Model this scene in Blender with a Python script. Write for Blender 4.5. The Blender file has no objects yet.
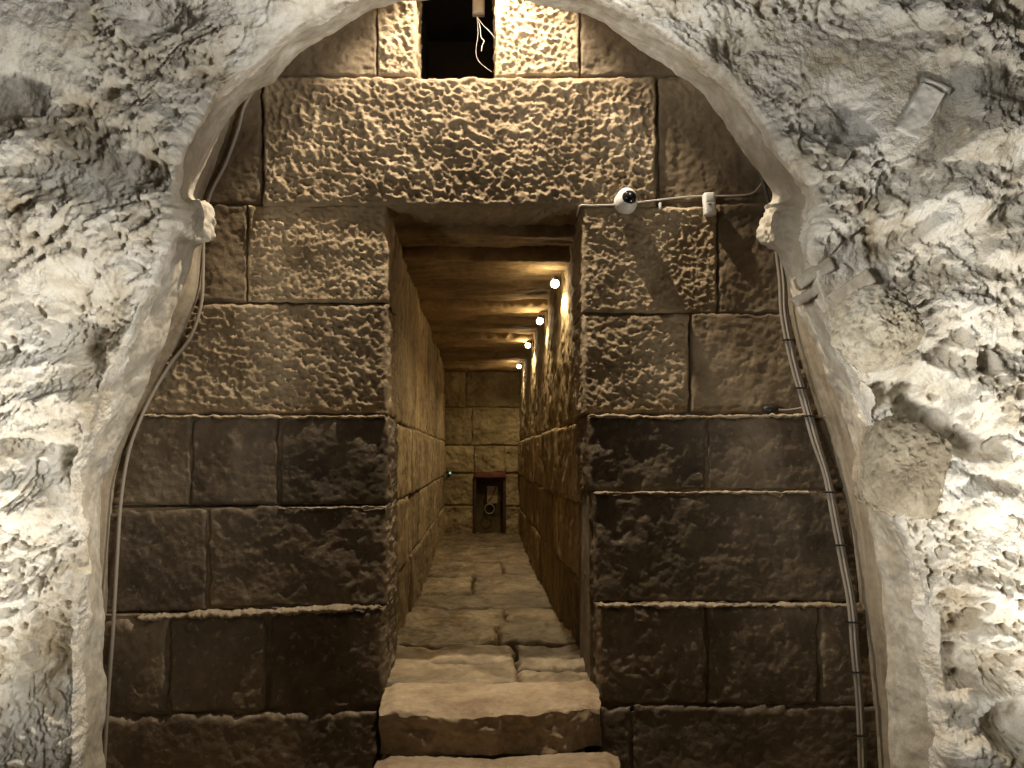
import bpy, bmesh, math, random
import numpy as np
from mathutils import Vector, Matrix

C = bpy.context.scene.collection
S = bpy.context.scene

# ---------------------------------------------------------------- camera
EYE = Vector((0.0, -3.49, 1.44))
FPX = 760.0
TH = math.atan(71 / FPX)
PS = math.atan(32 / FPX * math.cos(TH))
cd = bpy.data.cameras.new('camera'); cam = bpy.data.objects.new('camera', cd); C.objects.link(cam)
cam.location = EYE; cam.rotation_euler = (math.pi / 2 + TH, 0, -PS)
cd.sensor_width = 36; cd.lens = FPX / 1024 * 36; cd.clip_start = 0.05
S.camera = cam
ROT = np.array(cam.rotation_euler.to_matrix())
EYEN = np.array(EYE)

# ---------------------------------------------------------------- view, world, lights
S.view_settings.view_transform = 'Standard'; S.view_settings.look = 'None'
S.view_settings.gamma = 1; S.view_settings.use_curve_mapping = False
S.view_settings.exposure = 0.0
w = bpy.data.worlds.new('world'); S.world = w; w.use_nodes = True
w.node_tree.nodes['Background'].inputs[0].default_value = (1.0, 0.86, 0.66, 1)
w.node_tree.nodes['Background'].inputs[1].default_value = 0.03

def light(name, kind, loc, target, power, color, size=0.05, spot=None, blend=0.3, size_y=None, parent=None):
    d = bpy.data.lights.new(name, kind); d.energy = power; d.color = color
    if kind == 'AREA':
        d.size = size
        if size_y: d.shape = 'RECTANGLE'; d.size_y = size_y
    else:
        d.shadow_soft_size = size
    if kind == 'SPOT':
        d.spot_size = math.radians(spot); d.spot_blend = blend
    o = bpy.data.objects.new(name, d); C.objects.link(o); o.location = loc
    dv = Vector(target) - Vector(loc)
    o.rotation_euler = dv.to_track_quat('-Z', 'Y').to_euler()
    if parent: o.parent = parent
    return o

# spotlight tucked in the slot behind the crown of the arch, raking the masonry
light('masonry_spot', 'SPOT', (-0.01, -0.32, 4.24), (0.02, -0.14, 0.5), 410, (1.0, 0.86, 0.67), 0.02, 81, 0.42)
# floor uplights close to the rubble arch, out of frame
light('uplight_left', 'SPOT', (-1.85, -1.8, 0.10), (-2.3, -0.95, 1.8), 180, (1.0, 0.94, 0.83), 0.10, 102, 1.0)
light('uplight_right', 'SPOT', (2.05, -1.8, 0.10), (2.5, -0.95, 1.8), 205, (1.0, 0.95, 0.85), 0.10, 102, 1.0)
# added unseen fill spots that wash the flanks and the crown of the arch, each aimed across at the other side
light('flank_fill_left', 'SPOT', (-1.25, -2.8, 1.5), (2.6, -0.75, 1.55), 380, (1.0, 0.97, 0.90), 0.4, 50, 1.0)
light('flank_fill_right', 'SPOT', (1.25, -2.8, 1.5), (-2.5, -0.75, 1.55), 360, (1.0, 0.97, 0.90), 0.4, 50, 1.0)
light('crown_fill_left', 'SPOT', (-1.5, -2.5, 2.4), (0.5, -0.8, 3.75), 330, (1.0, 0.975, 0.92), 0.3, 52, 1.0)
light('crown_fill_right', 'SPOT', (1.5, -2.5, 2.4), (-0.5, -0.8, 3.75), 330, (1.0, 0.975, 0.92), 0.3, 52, 1.0)

# ---------------------------------------------------------------- pixel <-> world measuring
def ray(px, py):
    px = np.asarray(px, float); py = np.asarray(py, float)
    d = np.stack([(px - 512) / FPX, (384 - py) / FPX, -np.ones_like(px)], -1)
    return d @ ROT.T
def onY(px, py, Y):
    d = ray(px, py); t = (np.asarray(Y, float) - EYEN[1]) / d[..., 1]
    return EYEN + d * t[..., None]
def proj(P):
    q = (P - EYEN) @ ROT
    return 512 + FPX * q[..., 0] / -q[..., 2], 384 - FPX * q[..., 1] / -q[..., 2]

# ---------------------------------------------------------------- noise
def _h(i, j, k, s):
    s = int(s)
    n = (i.astype(np.int64) * 374761393 + j.astype(np.int64) * 668265263 + k.astype(np.int64) * 2147483647 + s * 974711) & 0xFFFFFFFF
    n = ((n ^ (n >> 13)) * 1274126177) & 0xFFFFFFFF
    n = ((n ^ (n >> 16)) * 2246822519) & 0xFFFFFFFF
    return (n ^ (n >> 15)) & 0xFFFFFF
def hf(i, j, k, s): return _h(i, j, k, s) / float(0xFFFFFF)
def perlin(P, s=0):
    i = np.floor(P).astype(np.int64); f = P - i
    u = f * f * f * (f * (f * 6 - 15) + 10); r = 0
    for dx in (0, 1):
        for dy in (0, 1):
            for dz in (0, 1):
                a = hf(i[..., 0] + dx, i[..., 1] + dy, i[..., 2] + dz, s) * 2 * np.pi
                b = hf(i[..., 0] + dx, i[..., 1] + dy, i[..., 2] + dz, s + 77) * 2 - 1
                c = np.sqrt(1 - b * b)
                g = np.cos(a) * c * (f[..., 0] - dx) + np.sin(a) * c * (f[..., 1] - dy) + b * (f[..., 2] - dz)
                wgt = (u[..., 0] if dx else 1 - u[..., 0]) * (u[..., 1] if dy else 1 - u[..., 1]) * (u[..., 2] if dz else 1 - u[..., 2])
                r = r + g * wgt
    return r * 1.5
def fbm(P, o=4, s=0, lac=2.03, gain=0.5):
    r = 0; a = 1.0; Q = P
    for k in range(o):
        r = r + a * perlin(Q, s + k * 13); a *= gain; Q = Q * lac
    return r
def ridged(P, o=3, s=0):
    r = 0; a = 1.0; Q = P
    for k in range(o):
        r = r + a * (1 - 2 * np.abs(perlin(Q, s + k * 13))); a *= 0.5; Q = Q * 2.07
    return r
def worley(x, y, s=0):
    """2-D cells: F1, F2 and a random number per nearest cell"""
    i = np.floor(x).astype(np.int64); j = np.floor(y).astype(np.int64)
    f1 = np.full(x.shape, 9.0); f2 = f1.copy(); rid = np.zeros(x.shape)
    for dx in (-1, 0, 1):
        for dy in (-1, 0, 1):
            a = i + dx; b = j + dy; z = a * 0
            d = np.hypot(a + hf(a, b, z, s) - x, b + hf(a, b, z, s + 5) - y)
            m = d < f1
            f2 = np.where(m, f1, np.minimum(f2, d)); rid = np.where(m, hf(a, b, z, s + 9), rid); f1 = np.where(m, d, f1)
    return f1, f2, rid
def sst(a, b, x):
    t = np.clip((x - a) / (b - a), 0, 1); return t * t * (3 - 2 * t)

# ---------------------------------------------------------------- materials
def mat_base(name):
    m = bpy.data.materials.new(name); m.use_nodes = True
    return m, m.node_tree.nodes, m.node_tree.links, m.node_tree.nodes['Principled BSDF']
def plain(name, col, rough=0.5, metal=0.0, emit=None, strength=0):
    m, N, L, B = mat_base(name)
    B.inputs['Base Color'].default_value = (*col, 1); B.inputs['Roughness'].default_value = rough; B.inputs['Metallic'].default_value = metal
    tc = N.new('ShaderNodeTexCoord'); n = N.new('ShaderNodeTexNoise'); n.inputs['Scale'].default_value = 60
    L.new(tc.outputs['Object'], n.inputs['Vector'])
    mp = N.new('ShaderNodeMapRange'); mp.inputs[3].default_value = max(rough - .08, 0.02); mp.inputs[4].default_value = min(rough + .08, 1)
    L.new(n.outputs[0], mp.inputs[0]); L.new(mp.outputs[0], B.inputs['Roughness'])
    if emit:
        B.inputs['Emission Color'].default_value = (*emit, 1); B.inputs['Emission Strength'].default_value = strength
    return m
def stone(name, cols, scale=3.0, rough=0.85, bump=0.4, bscale=90, fleck=None, fleck_amt=0.62, spec=0.3, streak=None, bdist=0.004):
    """cols: dark, mid, light stone colours spread by noise; flecks of limewash or efflorescence with their own shape"""
    m, N, L, B = mat_base(name)
    tc = N.new('ShaderNodeTexCoord'); oi = N.new('ShaderNodeObjectInfo')
    va = N.new('ShaderNodeVectorMath'); va.operation = 'MULTIPLY_ADD'
    va.inputs[1].default_value = (1, 1, 1)
    cm = N.new('ShaderNodeCombineXYZ'); mu = N.new('ShaderNodeMath'); mu.operation = 'MULTIPLY'; mu.inputs[1].default_value = 40
    L.new(oi.outputs['Random'], mu.inputs[0])
    for k in range(3): L.new(mu.outputs[0], cm.inputs[k])
    L.new(tc.outputs['Object'], va.inputs[0]); L.new(cm.outputs[0], va.inputs[2])
    def noise(sc, det=6, ro=0.6, vec=va, dist=0):
        n = N.new('ShaderNodeTexNoise'); n.inputs['Scale'].default_value = sc; n.inputs['Detail'].default_value = det
        n.inputs['Roughness'].default_value = ro; n.inputs['Distortion'].default_value = dist
        L.new(vec.outputs[0], n.inputs['Vector']); return n
    n1 = noise(scale, 8, 0.65, dist=0.3)
    cr = N.new('ShaderNodeValToRGB'); e = cr.color_ramp.elements
    e[0].position = 0.3; e[0].color = (*cols[0], 1); e[1].position = 0.7; e[1].color = (*cols[2], 1)
    x = e.new(0.5); x.color = (*cols[1], 1)
    L.new(n1.outputs[0], cr.inputs[0]); out = cr.outputs[0]
    n2 = noise(scale * 9, 6, 0.7)
    mx = N.new('ShaderNodeMix'); mx.data_type = 'RGBA'; mx.blend_type = 'OVERLAY'; mx.inputs[0].default_value = 0.45
    L.new(out, mx.inputs[6]); L.new(n2.outputs[0], mx.inputs[7]); out = mx.outputs[2]
    if streak:
        mpn = N.new('ShaderNodeMapping'); mpn.inputs['Scale'].default_value = (9, 9, 0.9); L.new(va.outputs[0], mpn.inputs[0])
        n4 = noise(2.2, 6, 0.6, mpn)
        r4 = N.new('ShaderNodeValToRGB'); r4.color_ramp.elements[0].position = 0.45; r4.color_ramp.elements[1].position = 0.66
        L.new(n4.outputs[0], r4.inputs[0])
        m4 = N.new('ShaderNodeMix'); m4.data_type = 'RGBA'; m4.inputs[7].default_value = (*streak, 1)
        L.new(r4.outputs[0], m4.inputs[0]); L.new(out, m4.inputs[6]); out = m4.outputs[2]
    if fleck:
        n3 = noise(scale * 12, 8, 0.72, dist=0.2)
        r3 = N.new('ShaderNodeValToRGB'); r3.color_ramp.elements[0].position = fleck_amt; r3.color_ramp.elements[1].position = fleck_amt + 0.13
        L.new(n3.outputs[0], r3.inputs[0])
        m3 = N.new('ShaderNodeMix'); m3.data_type = 'RGBA'; m3.inputs[7].default_value = (*fleck, 1)
        L.new(r3.outputs[0], m3.inputs[0]); L.new(out, m3.inputs[6]); out = m3.outputs[2]
    hv = N.new('ShaderNodeMapRange'); hv.inputs[3].default_value = 0.78; hv.inputs[4].default_value = 1.22
    L.new(oi.outputs['Random'], hv.inputs[0])
    hs = N.new('ShaderNodeHueSaturation'); L.new(hv.outputs[0], hs.inputs['Value']); L.new(out, hs.inputs['Color'])
    L.new(hs.outputs[0], B.inputs['Base Color'])
    B.inputs['Roughness'].default_value = rough; B.inputs['Specular IOR Level'].default_value = spec
    nb = noise(bscale, 5, 0.65); nb2 = noise(bscale * 0.3, 4, 0.6)
    ad = N.new('ShaderNodeMath'); ad.operation = 'MULTIPLY_ADD'; ad.inputs[1].default_value = 2.2
    nb3 = noise(bscale * 2.6, 3, 0.7)
    L.new(nb2.outputs[0], ad.inputs[0]); L.new(nb.outputs[0], ad.inputs[2])
    bp = N.new('ShaderNodeBump'); bp.inputs['Strength'].default_value = bump; bp.inputs['Distance'].default_value = bdist
    L.new(ad.outputs[0], bp.inputs['Height']); L.new(bp.outputs[0], B.inputs['Normal'])
    return m

M = {}
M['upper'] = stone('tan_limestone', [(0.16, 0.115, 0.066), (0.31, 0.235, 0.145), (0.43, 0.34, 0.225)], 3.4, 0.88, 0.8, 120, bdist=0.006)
M['side'] = stone('shaded_limestone', [(0.085, 0.06, 0.034), (0.155, 0.115, 0.07), (0.25, 0.195, 0.125)], 2.5, 0.85, 0.45, 90)  # darker copy of the tan stone, shade at the sides put into the colour
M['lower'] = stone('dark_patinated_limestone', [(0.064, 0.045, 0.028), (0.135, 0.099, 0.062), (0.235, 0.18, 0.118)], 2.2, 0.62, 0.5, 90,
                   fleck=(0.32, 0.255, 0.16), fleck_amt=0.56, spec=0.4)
M['joint'] = stone('brown_joint_mortar', [(0.07, 0.05, 0.028), (0.15, 0.11, 0.065), (0.28, 0.22, 0.14)], 5, 0.9, 0.5, 80)
M['mortar'] = stone('lit_ledge_mortar', [(0.22, 0.17, 0.11), (0.34, 0.27, 0.18), (0.45, 0.37, 0.26)], 4, 0.9, 0.5, 80)  # light caught along the ledges is put into this pale colour
M['passage'] = stone('passage_limestone', [(0.20, 0.145, 0.075), (0.33, 0.25, 0.14), (0.45, 0.35, 0.20)], 2.2, 0.8, 0.5, 70, streak=(0.16, 0.11, 0.055))
M['slab'] = stone('ceiling_limestone', [(0.13, 0.085, 0.04), (0.27, 0.19, 0.10), (0.42, 0.32, 0.18)], 2.4, 0.85, 0.5, 60)
M['paving'] = stone('worn_paving', [(0.085, 0.06, 0.032), (0.20, 0.148, 0.085), (0.38, 0.30, 0.19)], 4.2, 0.55, 0.8, 60, spec=0.45)
M['step'] = stone('worn_step_stone', [(0.20, 0.13, 0.08), (0.36, 0.27, 0.17), (0.48, 0.38, 0.26)], 4.0, 0.75, 0.6, 70, fleck=(0.13, 0.075, 0.045), fleck_amt=0.66)
M['end'] = stone('far_wall_stone', [(0.13, 0.10, 0.045), (0.27, 0.21, 0.11), (0.42, 0.34, 0.19)], 3.0, 0.85, 0.5, 60, fleck=(0.13, 0.06, 0.03), fleck_amt=0.64)
M['rubble'] = stone('limewashed_rubble', [(0.42, 0.345, 0.235), (0.71, 0.665, 0.575), (0.85, 0.83, 0.775)], 4.2, 0.92, 0.7, 60, fleck=(0.44, 0.35, 0.23), fleck_amt=0.62, spec=0.15, bdist=0.014)
M['reveal'] = stone('grey_render', [(0.28, 0.24, 0.18), (0.46, 0.42, 0.345), (0.64, 0.61, 0.54)], 3.6, 0.9, 0.5, 70, streak=(0.40, 0.35, 0.27))
M['ring'] = stone('brown_plaster', [(0.17, 0.135, 0.09), (0.27, 0.22, 0.155), (0.38, 0.325, 0.24)], 3.0, 0.85, 0.4, 60, streak=(0.36, 0.31, 0.235))
M['brick'] = stone('limewashed_brick', [(0.42, 0.36, 0.27), (0.56, 0.50, 0.41), (0.68, 0.63, 0.55)], 4.0, 0.9, 0.5, 70)
M['boulder'] = stone('buff_boulder', [(0.40, 0.34, 0.24), (0.55, 0.49, 0.38), (0.70, 0.66, 0.57)], 3.5, 0.9, 0.7, 45, spec=0.15, bdist=0.008)
M['hewn'] = stone('shaded_brown_stone', [(0.15, 0.12, 0.08), (0.30, 0.255, 0.185), (0.46, 0.41, 0.32)], 4.5, 0.9, 0.7, 45, spec=0.15, bdist=0.008)  # brown stone, darkened further for the shade in its hollow
M['tile'] = stone('white_marble_chip', [(0.55, 0.53, 0.47), (0.68, 0.66, 0.60), (0.76, 0.74, 0.69)], 3.0, 0.5, 0.2, 60)
M['black'] = stone('shaft_darkness', [(0.010, 0.008, 0.006), (0.018, 0.014, 0.010), (0.03, 0.022, 0.015)], 3, 0.95, 0.3, 60)  # darkness of the deep vent put into the colour
M['white_plastic'] = plain('white_plastic', (0.74, 0.72, 0.68), 0.35)
M['dark_glass'] = plain('dark_glass', (0.012, 0.012, 0.014), 0.08)
M['grey_plastic'] = plain('grey_plastic', (0.22, 0.20, 0.18), 0.5)
M['cable_grey'] = plain('grey_cable_sheath', (0.30, 0.26, 0.21), 0.55)
M['cable_mid'] = plain('buff_cable_sheath', (0.36, 0.32, 0.27), 0.6)
M['cable_dark'] = plain('dark_cable_sheath', (0.12, 0.095, 0.07), 0.55)
M['cable_pale'] = plain('pale_cable_sheath', (0.55, 0.50, 0.44), 0.5)
M['black_plastic'] = plain('black_plastic', (0.015, 0.014, 0.013), 0.5)
M['lamp_metal'] = plain('lamp_metal', (0.10, 0.09, 0.08), 0.4, 0.8)
M['lamp_glow'] = plain('lamp_glow', (1, 0.9, 0.7), 0.4, 0, (1.0, 0.80, 0.48), 9)
M['red_wood'] = stone('red_brown_wood', [(0.09, 0.03, 0.018), (0.16, 0.05, 0.03), (0.24, 0.085, 0.05)], 4, 0.6, 0.4, 60)
M['dark_wood'] = stone('dark_brown_wood', [(0.03, 0.015, 0.01), (0.055, 0.028, 0.018), (0.08, 0.04, 0.025)], 4, 0.6, 0.4, 60)
M['paper'] = plain('tan_panel', (0.30, 0.24, 0.15), 0.7)
M['paper_brown'] = plain('brown_print', (0.20, 0.10, 0.045), 0.7)
M['steel'] = plain('grey_steel', (0.22, 0.20, 0.175), 0.5, 0.4)
M['green_glass'] = plain('glint_green', (0.2, 0.5, 0.35), 0.2, 0, (0.45, 1.0, 0.72), 0.7)  # faint glow stands in for a small green glint

# ---------------------------------------------------------------- object helpers
def tag(o, label=None, cat=None, group=None, kind=None):
    if label: o['label'] = label
    if cat: o['category'] = cat
    if group: o['group'] = group
    if kind: o['kind'] = kind
    return o
def empty(name, loc=(0, 0, 0)):
    o = bpy.data.objects.new(name, None); C.objects.link(o); o.location = loc; o.empty_display_size = 0.05
    return o
def link(name, me, mat, parent=None, smooth=True):
    o = bpy.data.objects.new(name, me); C.objects.link(o)
    if mat: me.materials.append(mat)
    if smooth: me.polygons.foreach_set('use_smooth', [True] * len(me.polygons))
    if parent:
        o.parent = parent
        o.matrix_parent_inverse = Matrix.Translation(-Vector(parent.location))
    return o
def mesh_np(name, V, Q):
    me = bpy.data.meshes.new(name); V = np.asarray(V, np.float32); Q = np.asarray(Q, np.int32)
    me.vertices.add(len(V)); me.vertices.foreach_set('co', V.ravel())
    me.loops.add(Q.size); me.loops.foreach_set('vertex_index', Q.ravel())
    me.polygons.add(len(Q)); me.polygons.foreach_set('loop_start', np.arange(0, Q.size, 4, dtype=np.int32))
    me.polygons.foreach_set('loop_total', np.full(len(Q), 4, np.int32))
    me.update(calc_edges=True); me.validate()
    return me
def grid_quads(nu, nv, flip=False, wrap=False):
    a = np.arange(nu * nv).reshape(nu, nv)
    q = np.stack([a[:-1, :-1], a[1:, :-1], a[1:, 1:], a[:-1, 1:]], -1).reshape(-1, 4)
    return q[:, ::-1] if flip else q

def block(name, parent, mat, c00, c10, c11, c01, n, depth, res, hfun, seed, rnd=0.02, jag=0.006, side=1.0):
    """a dressed stone: displaced face on a quad, rounded ragged arrises, sides running back by depth"""
    c00, c10, c11, c01, n = [np.asarray(v, float) for v in (c00, c10, c11, c01, n)]
    Lu = np.linalg.norm(c10 - c00); Lv = np.linalg.norm(c01 - c00)
    nu = max(int(Lu / res), 6); nv = max(int(Lv / res), 6)
    U, W = np.meshgrid(np.linspace(0, 1, nu), np.linspace(0, 1, nv), indexing='ij')
    B = ((1 - U) * (1 - W))[..., None] * c00 + (U * (1 - W))[..., None] * c10 + (U * W)[..., None] * c11 + ((1 - U) * W)[..., None] * c01
    u = U * Lu; v = W * Lv
    rng = np.array([seed * 7.31, seed * 3.17, seed * 1.93])
    P3 = np.stack([u, v, u * 0], -1) + rng
    ed = np.minimum(np.minimum(u, Lu - u) * side, np.minimum(v * side, Lv - v))
    wob = fbm(P3 * 14, 3, 5) * rnd * 0.7
    e = np.clip((ed + wob * (ed < rnd * 2)) / rnd, 0, 1)
    drop = rnd * (1 - np.sqrt(np.clip(1 - (1 - e) ** 2, 0, 1)))
    h = hfun(u, v, P3, ed) * sst(0, rnd * 1.2, ed) - drop
    eu = (c10 - c00) / Lu; ev = (c01 - c00) / Lv
    inset = np.exp(-ed / (rnd * 0.8))
    ju = fbm(P3 * 9 + 40, 3, 9) * jag; jv = fbm(P3 * 9 + 90, 3, 19) * jag
    V = B + n * h[..., None] + (eu * (ju * inset)[..., None] + ev * (jv * inset)[..., None])
    # side rows all round
    loop = np.concatenate([np.arange(nu) * nv, (nu - 1) * nv + np.arange(1, nv), (np.arange(nu - 2, -1, -1)) * nv + nv - 1, np.arange(nv - 2, 0, -1)])
    Vf = V.reshape(-1, 3); Q = [grid_quads(nu, nv)]
    rows = [loop]; base = len(Vf); verts = [Vf]
    steps = max(int(depth / 0.03), 2)
    Bf = Vf[loop]
    for k in range(1, steps + 1):
        row = Bf - n * (depth * k / steps)
        rP = row * 11 + rng
        row = row + (fbm(rP * 1.6, 4, 31) * 0.013 * min(1, k / 2) + fbm(row * 34 + rng, 3, 37) * 0.007)[:, None] * np.array([1, 1, 1]) * (1 - np.abs(n))
        verts.append(row); rows.append(base + np.arange(len(loop))); base += len(loop)
    for a, b in zip(rows[:-1], rows[1:]):
        a2 = np.roll(a, -1); b2 = np.roll(b, -1)
        Q.append(np.stack([a2, a, b, b2], -1))
    Q = np.concatenate(Q)
    me_v = np.concatenate(verts)
    # orientation: make the face look along n
    f = np.cross(eu, ev)
    if np.dot(f, n) < 0: Q = Q[:, ::-1]
    me = mesh_np(name, me_v, Q)
    return link(name, me, mat, parent)

def lathe(bm, prof, seg=24, mtx=Matrix()):
    rings = []
    for r, z in prof:
        rings.append([bm.verts.new(mtx @ Vector((r * math.cos(2 * math.pi * k / seg), r * math.sin(2 * math.pi * k / seg), z))) for k in range(seg)])
    for a, b in zip(rings[:-1], rings[1:]):
        for k in range(seg): bm.faces.new((a[k], a[(k + 1) % seg], b[(k + 1) % seg], b[k]))
    bm.faces.new(list(reversed(rings[0]))); bm.faces.new(rings[-1])
def rbox(bm, cx, cy, cz, sx, sy, sz, bev=0.003, mtx=Matrix()):
    r = bmesh.ops.create_cube(bm, size=1, matrix=mtx @ Matrix.Translation((cx, cy, cz)) @ Matrix.Diagonal((sx, sy, sz, 1)))
    es = list({e for v in r['verts'] for e in v.link_edges})
    bmesh.ops.bevel(bm, geom=es, offset=bev, segments=3, affect='EDGES', profile=0.5)
def bobj(name, bm, mat, parent=None, smooth=True):
    me = bpy.data.meshes.new(name); bmesh.ops.recalc_face_normals(bm, faces=bm.faces); bm.to_mesh(me); bm.free()
    return link(name, me, mat, parent, smooth)
def smoothpath(pts, n):
    P = np.asarray(pts, float); k = len(P); t = np.linspace(0, k - 1, n)
    i = np.clip(np.floor(t).astype(int), 0, k - 2); f = (t - i)[:, None]
    g = lambda j: P[np.clip(j, 0, k - 1)]
    p0, p1, p2, p3 = g(i - 1), g(i), g(i + 1), g(i + 2)
    return 0.5 * ((2 * p1) + (-p0 + p2) * f + (2 * p0 - 5 * p1 + 4 * p2 - p3) * f ** 2 + (-p0 + 3 * p1 - 3 * p2 + p3) * f ** 3)
def tube(name, pts, r, mat, parent=None, n=None, seg=8):
    P = smoothpath(pts, n or len(pts) * 8)
    T = np.gradient(P, axis=0); T /= np.linalg.norm(T, axis=1)[:, None] + 1e-9
    up = np.array([0.0, 1.0, 0.0]); A = np.cross(T, up); bad = np.linalg.norm(A, axis=1) < 0.05
    A[bad] = np.cross(T[bad], [1.0, 0, 0]); A /= np.linalg.norm(A, axis=1)[:, None]; Bn = np.cross(T, A)
    an = np.arange(seg) * 2 * np.pi / seg
    V = P[:, None, :] + r * (np.cos(an)[None, :, None] * A[:, None, :] + np.sin(an)[None, :, None] * Bn[:, None, :])
    m = len(P); a = np.arange(m * seg).reshape(m, seg); b = np.roll(a, -1, 1)
    Q = np.stack([a[:-1], b[:-1], b[1:], a[1:]], -1).reshape(-1, 4)
    c0 = np.array([[a[0, 0], a[0, 6], a[0, 4], a[0, 2]], [a[-1, 0], a[-1, 2], a[-1, 4], a[-1, 6]]]) if seg == 8 else np.zeros((0, 4), int)
    me = mesh_np(name, V.reshape(-1, 3), np.concatenate([Q, c0]))
    return link(name, me, mat, parent)

# ---------------------------------------------------------------- stone surface kinds
def pecked(freq, amp, seed, aniso=1.0):
    """point-dressed face: close-set conical pits with sharp ridges between"""
    def f(u, v, P, ed):
        wq = 0.55 * np.stack([perlin(P * freq * 0.45, 3), perlin(P * freq * 0.45 + 9, 4)], -1)
        x = P[..., 0] * freq + 0.35 * P[..., 1] * freq + wq[..., 0]; y = P[..., 1] * freq * aniso + wq[..., 1]
        f1, f2, rid = worley(x, y, seed)
        g1, g2, rg = worley(x * 2.1 + 7, y * 2.1, seed + 5)
        margin = sst(0.012, 0.045, ed)
        n = (f1 - 0.5) * (0.5 + 1.1 * rid) * 1.5 + 0.45 * (g1 - 0.5) + 0.5 * perlin(P * freq * 0.4, seed + 8)
        return amp * n * (0.2 + 0.8 * margin) + 0.009 * fbm(P * 5, 3, seed) + 0.0035 * fbm(P * 62, 3, seed + 1)
    return f
def worn(amp, seed, fine=0.003, freq=4.0):
    def f(u, v, P, ed):
        h = amp * fbm(P * freq, 4, seed) + fine * fbm(P * 30, 3, seed + 2)
        p = fbm(P * 13, 3, seed + 7)
        return h - 1.6 * fine * sst(0.25, 0.6, p)
    return f

# ================================================================ MASONRY FACADE (the wall with the doorway)
def quad_px(x0, y0, x1, y1, Y, tilt=(0, 0)):
    # tl, tr heights may differ: tilt = (dy at left, dy at right) for both edges
    g = 0.0
    bl = onY(x0, y1 + tilt[0], Y); br = onY(x1, y1 + tilt[1], Y); tr = onY(x1, y0 + tilt[1], Y); tl = onY(x0, y0 + tilt[0], Y)
    return bl, br, tr, tl

wall = bpy.data.objects.new('wall_back', bpy.data.meshes.new('wall_back')); C.objects.link(wall)
tag(wall, 'tall ashlar wall of brown stone blocks around the narrow passage doorway', 'wall', kind='structure')
def core():
    """mortar core behind the block faces with the doorway and the square vent left open"""
    bm = bmesh.new()
    X0, X1, Z0, Z1 = -2.3, 2.3, -0.3, 4.75
    vl = onY(417, 40, 0.0)[0]; vr = onY(495, 40, 0.0)[0]; vb = onY(456, 76, 0.0)[2]; vt = onY(456, -80, 0.0)[2]
    top = EYE.z + 1.20
    for (a, b, c, d) in ((X0, -0.46, Z0, top), (0.50, X1, Z0, top), (X0, X1, top, vb - .01), (X0, vl - .01, vb - .01, vt), (vr + .01, X1, vb - .01, vt), (X0, X1, vt, Z1)):
        bmesh.ops.create_cube(bm, size=1, matrix=Matrix.Translation(((a + b) / 2, 0.20, (c + d) / 2)) @ Matrix.Diagonal((b - a, 0.36, d - c, 1)))
    bm.to_mesh(wall.data); bm.free()
    wall.data.materials.append(M['joint'])
    bm = bmesh.new()
    for (y0, y1, Y, xl, xr) in ((416, 504, -0.045, 384, 592), (507, 607, -0.058, 383, 597), (493, 602, -0.060, None, 597), (613, 712, -0.105, 379, 602), (715, 960, -0.12, 374, 604)):
        za = onY(480, y1, Y)[2]; zb = onY(480, y0, Y)[2]; f = Y + 0.014
        for (a, b) in ((-2.3, onY(xl, y0, Y)[0] if xl else None), (onY(xr, y0, Y)[0], 2.3)):
            if a is None or b is None or (xl and y0 == 507 and a > 0): continue
            bmesh.ops.create_cube(bm, size=1, matrix=Matrix.Translation(((a + b) / 2, (f + .03) / 2, (za + zb) / 2)) @ Matrix.Diagonal((b - a, .03 - f, zb - za, 1)))
    bobj('bed_joint_mortar', bm, M['joint'], wall, smooth=False)
    # shaft behind the vent: five sides
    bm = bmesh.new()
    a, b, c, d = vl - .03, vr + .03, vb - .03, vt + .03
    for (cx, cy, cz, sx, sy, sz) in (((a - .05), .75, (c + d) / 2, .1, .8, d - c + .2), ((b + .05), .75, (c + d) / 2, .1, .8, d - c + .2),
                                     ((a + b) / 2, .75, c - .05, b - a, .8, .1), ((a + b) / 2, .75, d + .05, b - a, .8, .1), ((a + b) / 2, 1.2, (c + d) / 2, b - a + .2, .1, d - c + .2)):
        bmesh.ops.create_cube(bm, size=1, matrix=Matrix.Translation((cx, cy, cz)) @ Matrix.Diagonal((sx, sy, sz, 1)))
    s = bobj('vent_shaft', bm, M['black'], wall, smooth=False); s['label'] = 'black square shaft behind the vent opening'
core()
NY = (0, -1, 0)
G = 0.6   # half joint in pixels
def fblock(x0, y0, x1, y1, Y, kind, seed, tilt=(0, 0), name='ashlar_block', rnd=None, depth=0.30, res=0.0062):
    m, hf_, r = {
        'L': ('upper', pecked(33, 0.0145, 11), 0.020), 'A': ('upper', pecked(33, 0.0125, 15), 0.02),
        'B': ('upper', pecked(42, 0.0088, 21), 0.016), 'C': ('upper', pecked(30, 0.0110, 31, 1.2), 0.018),
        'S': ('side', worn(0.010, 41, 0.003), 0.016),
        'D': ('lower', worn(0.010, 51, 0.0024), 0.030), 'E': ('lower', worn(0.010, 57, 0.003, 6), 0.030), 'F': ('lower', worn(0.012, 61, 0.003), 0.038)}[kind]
    q = quad_px(x0 + G, y0 + G, x1 - G, y1 - G, Y, tilt)
    return block(name, wall, M[m], *q, NY, depth, res, hf_, seed, rnd or r, 0.006 if m in ('upper', 'side') else 0.009, 1.3 if m in ('upper', 'side') else 2.4)
# top course either side of the vent
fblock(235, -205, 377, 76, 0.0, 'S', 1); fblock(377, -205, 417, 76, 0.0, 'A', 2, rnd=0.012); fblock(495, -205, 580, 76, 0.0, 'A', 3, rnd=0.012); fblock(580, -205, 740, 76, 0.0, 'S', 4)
fblock(417, -205, 495, -80, 0.0, 'S', 5)
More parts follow.
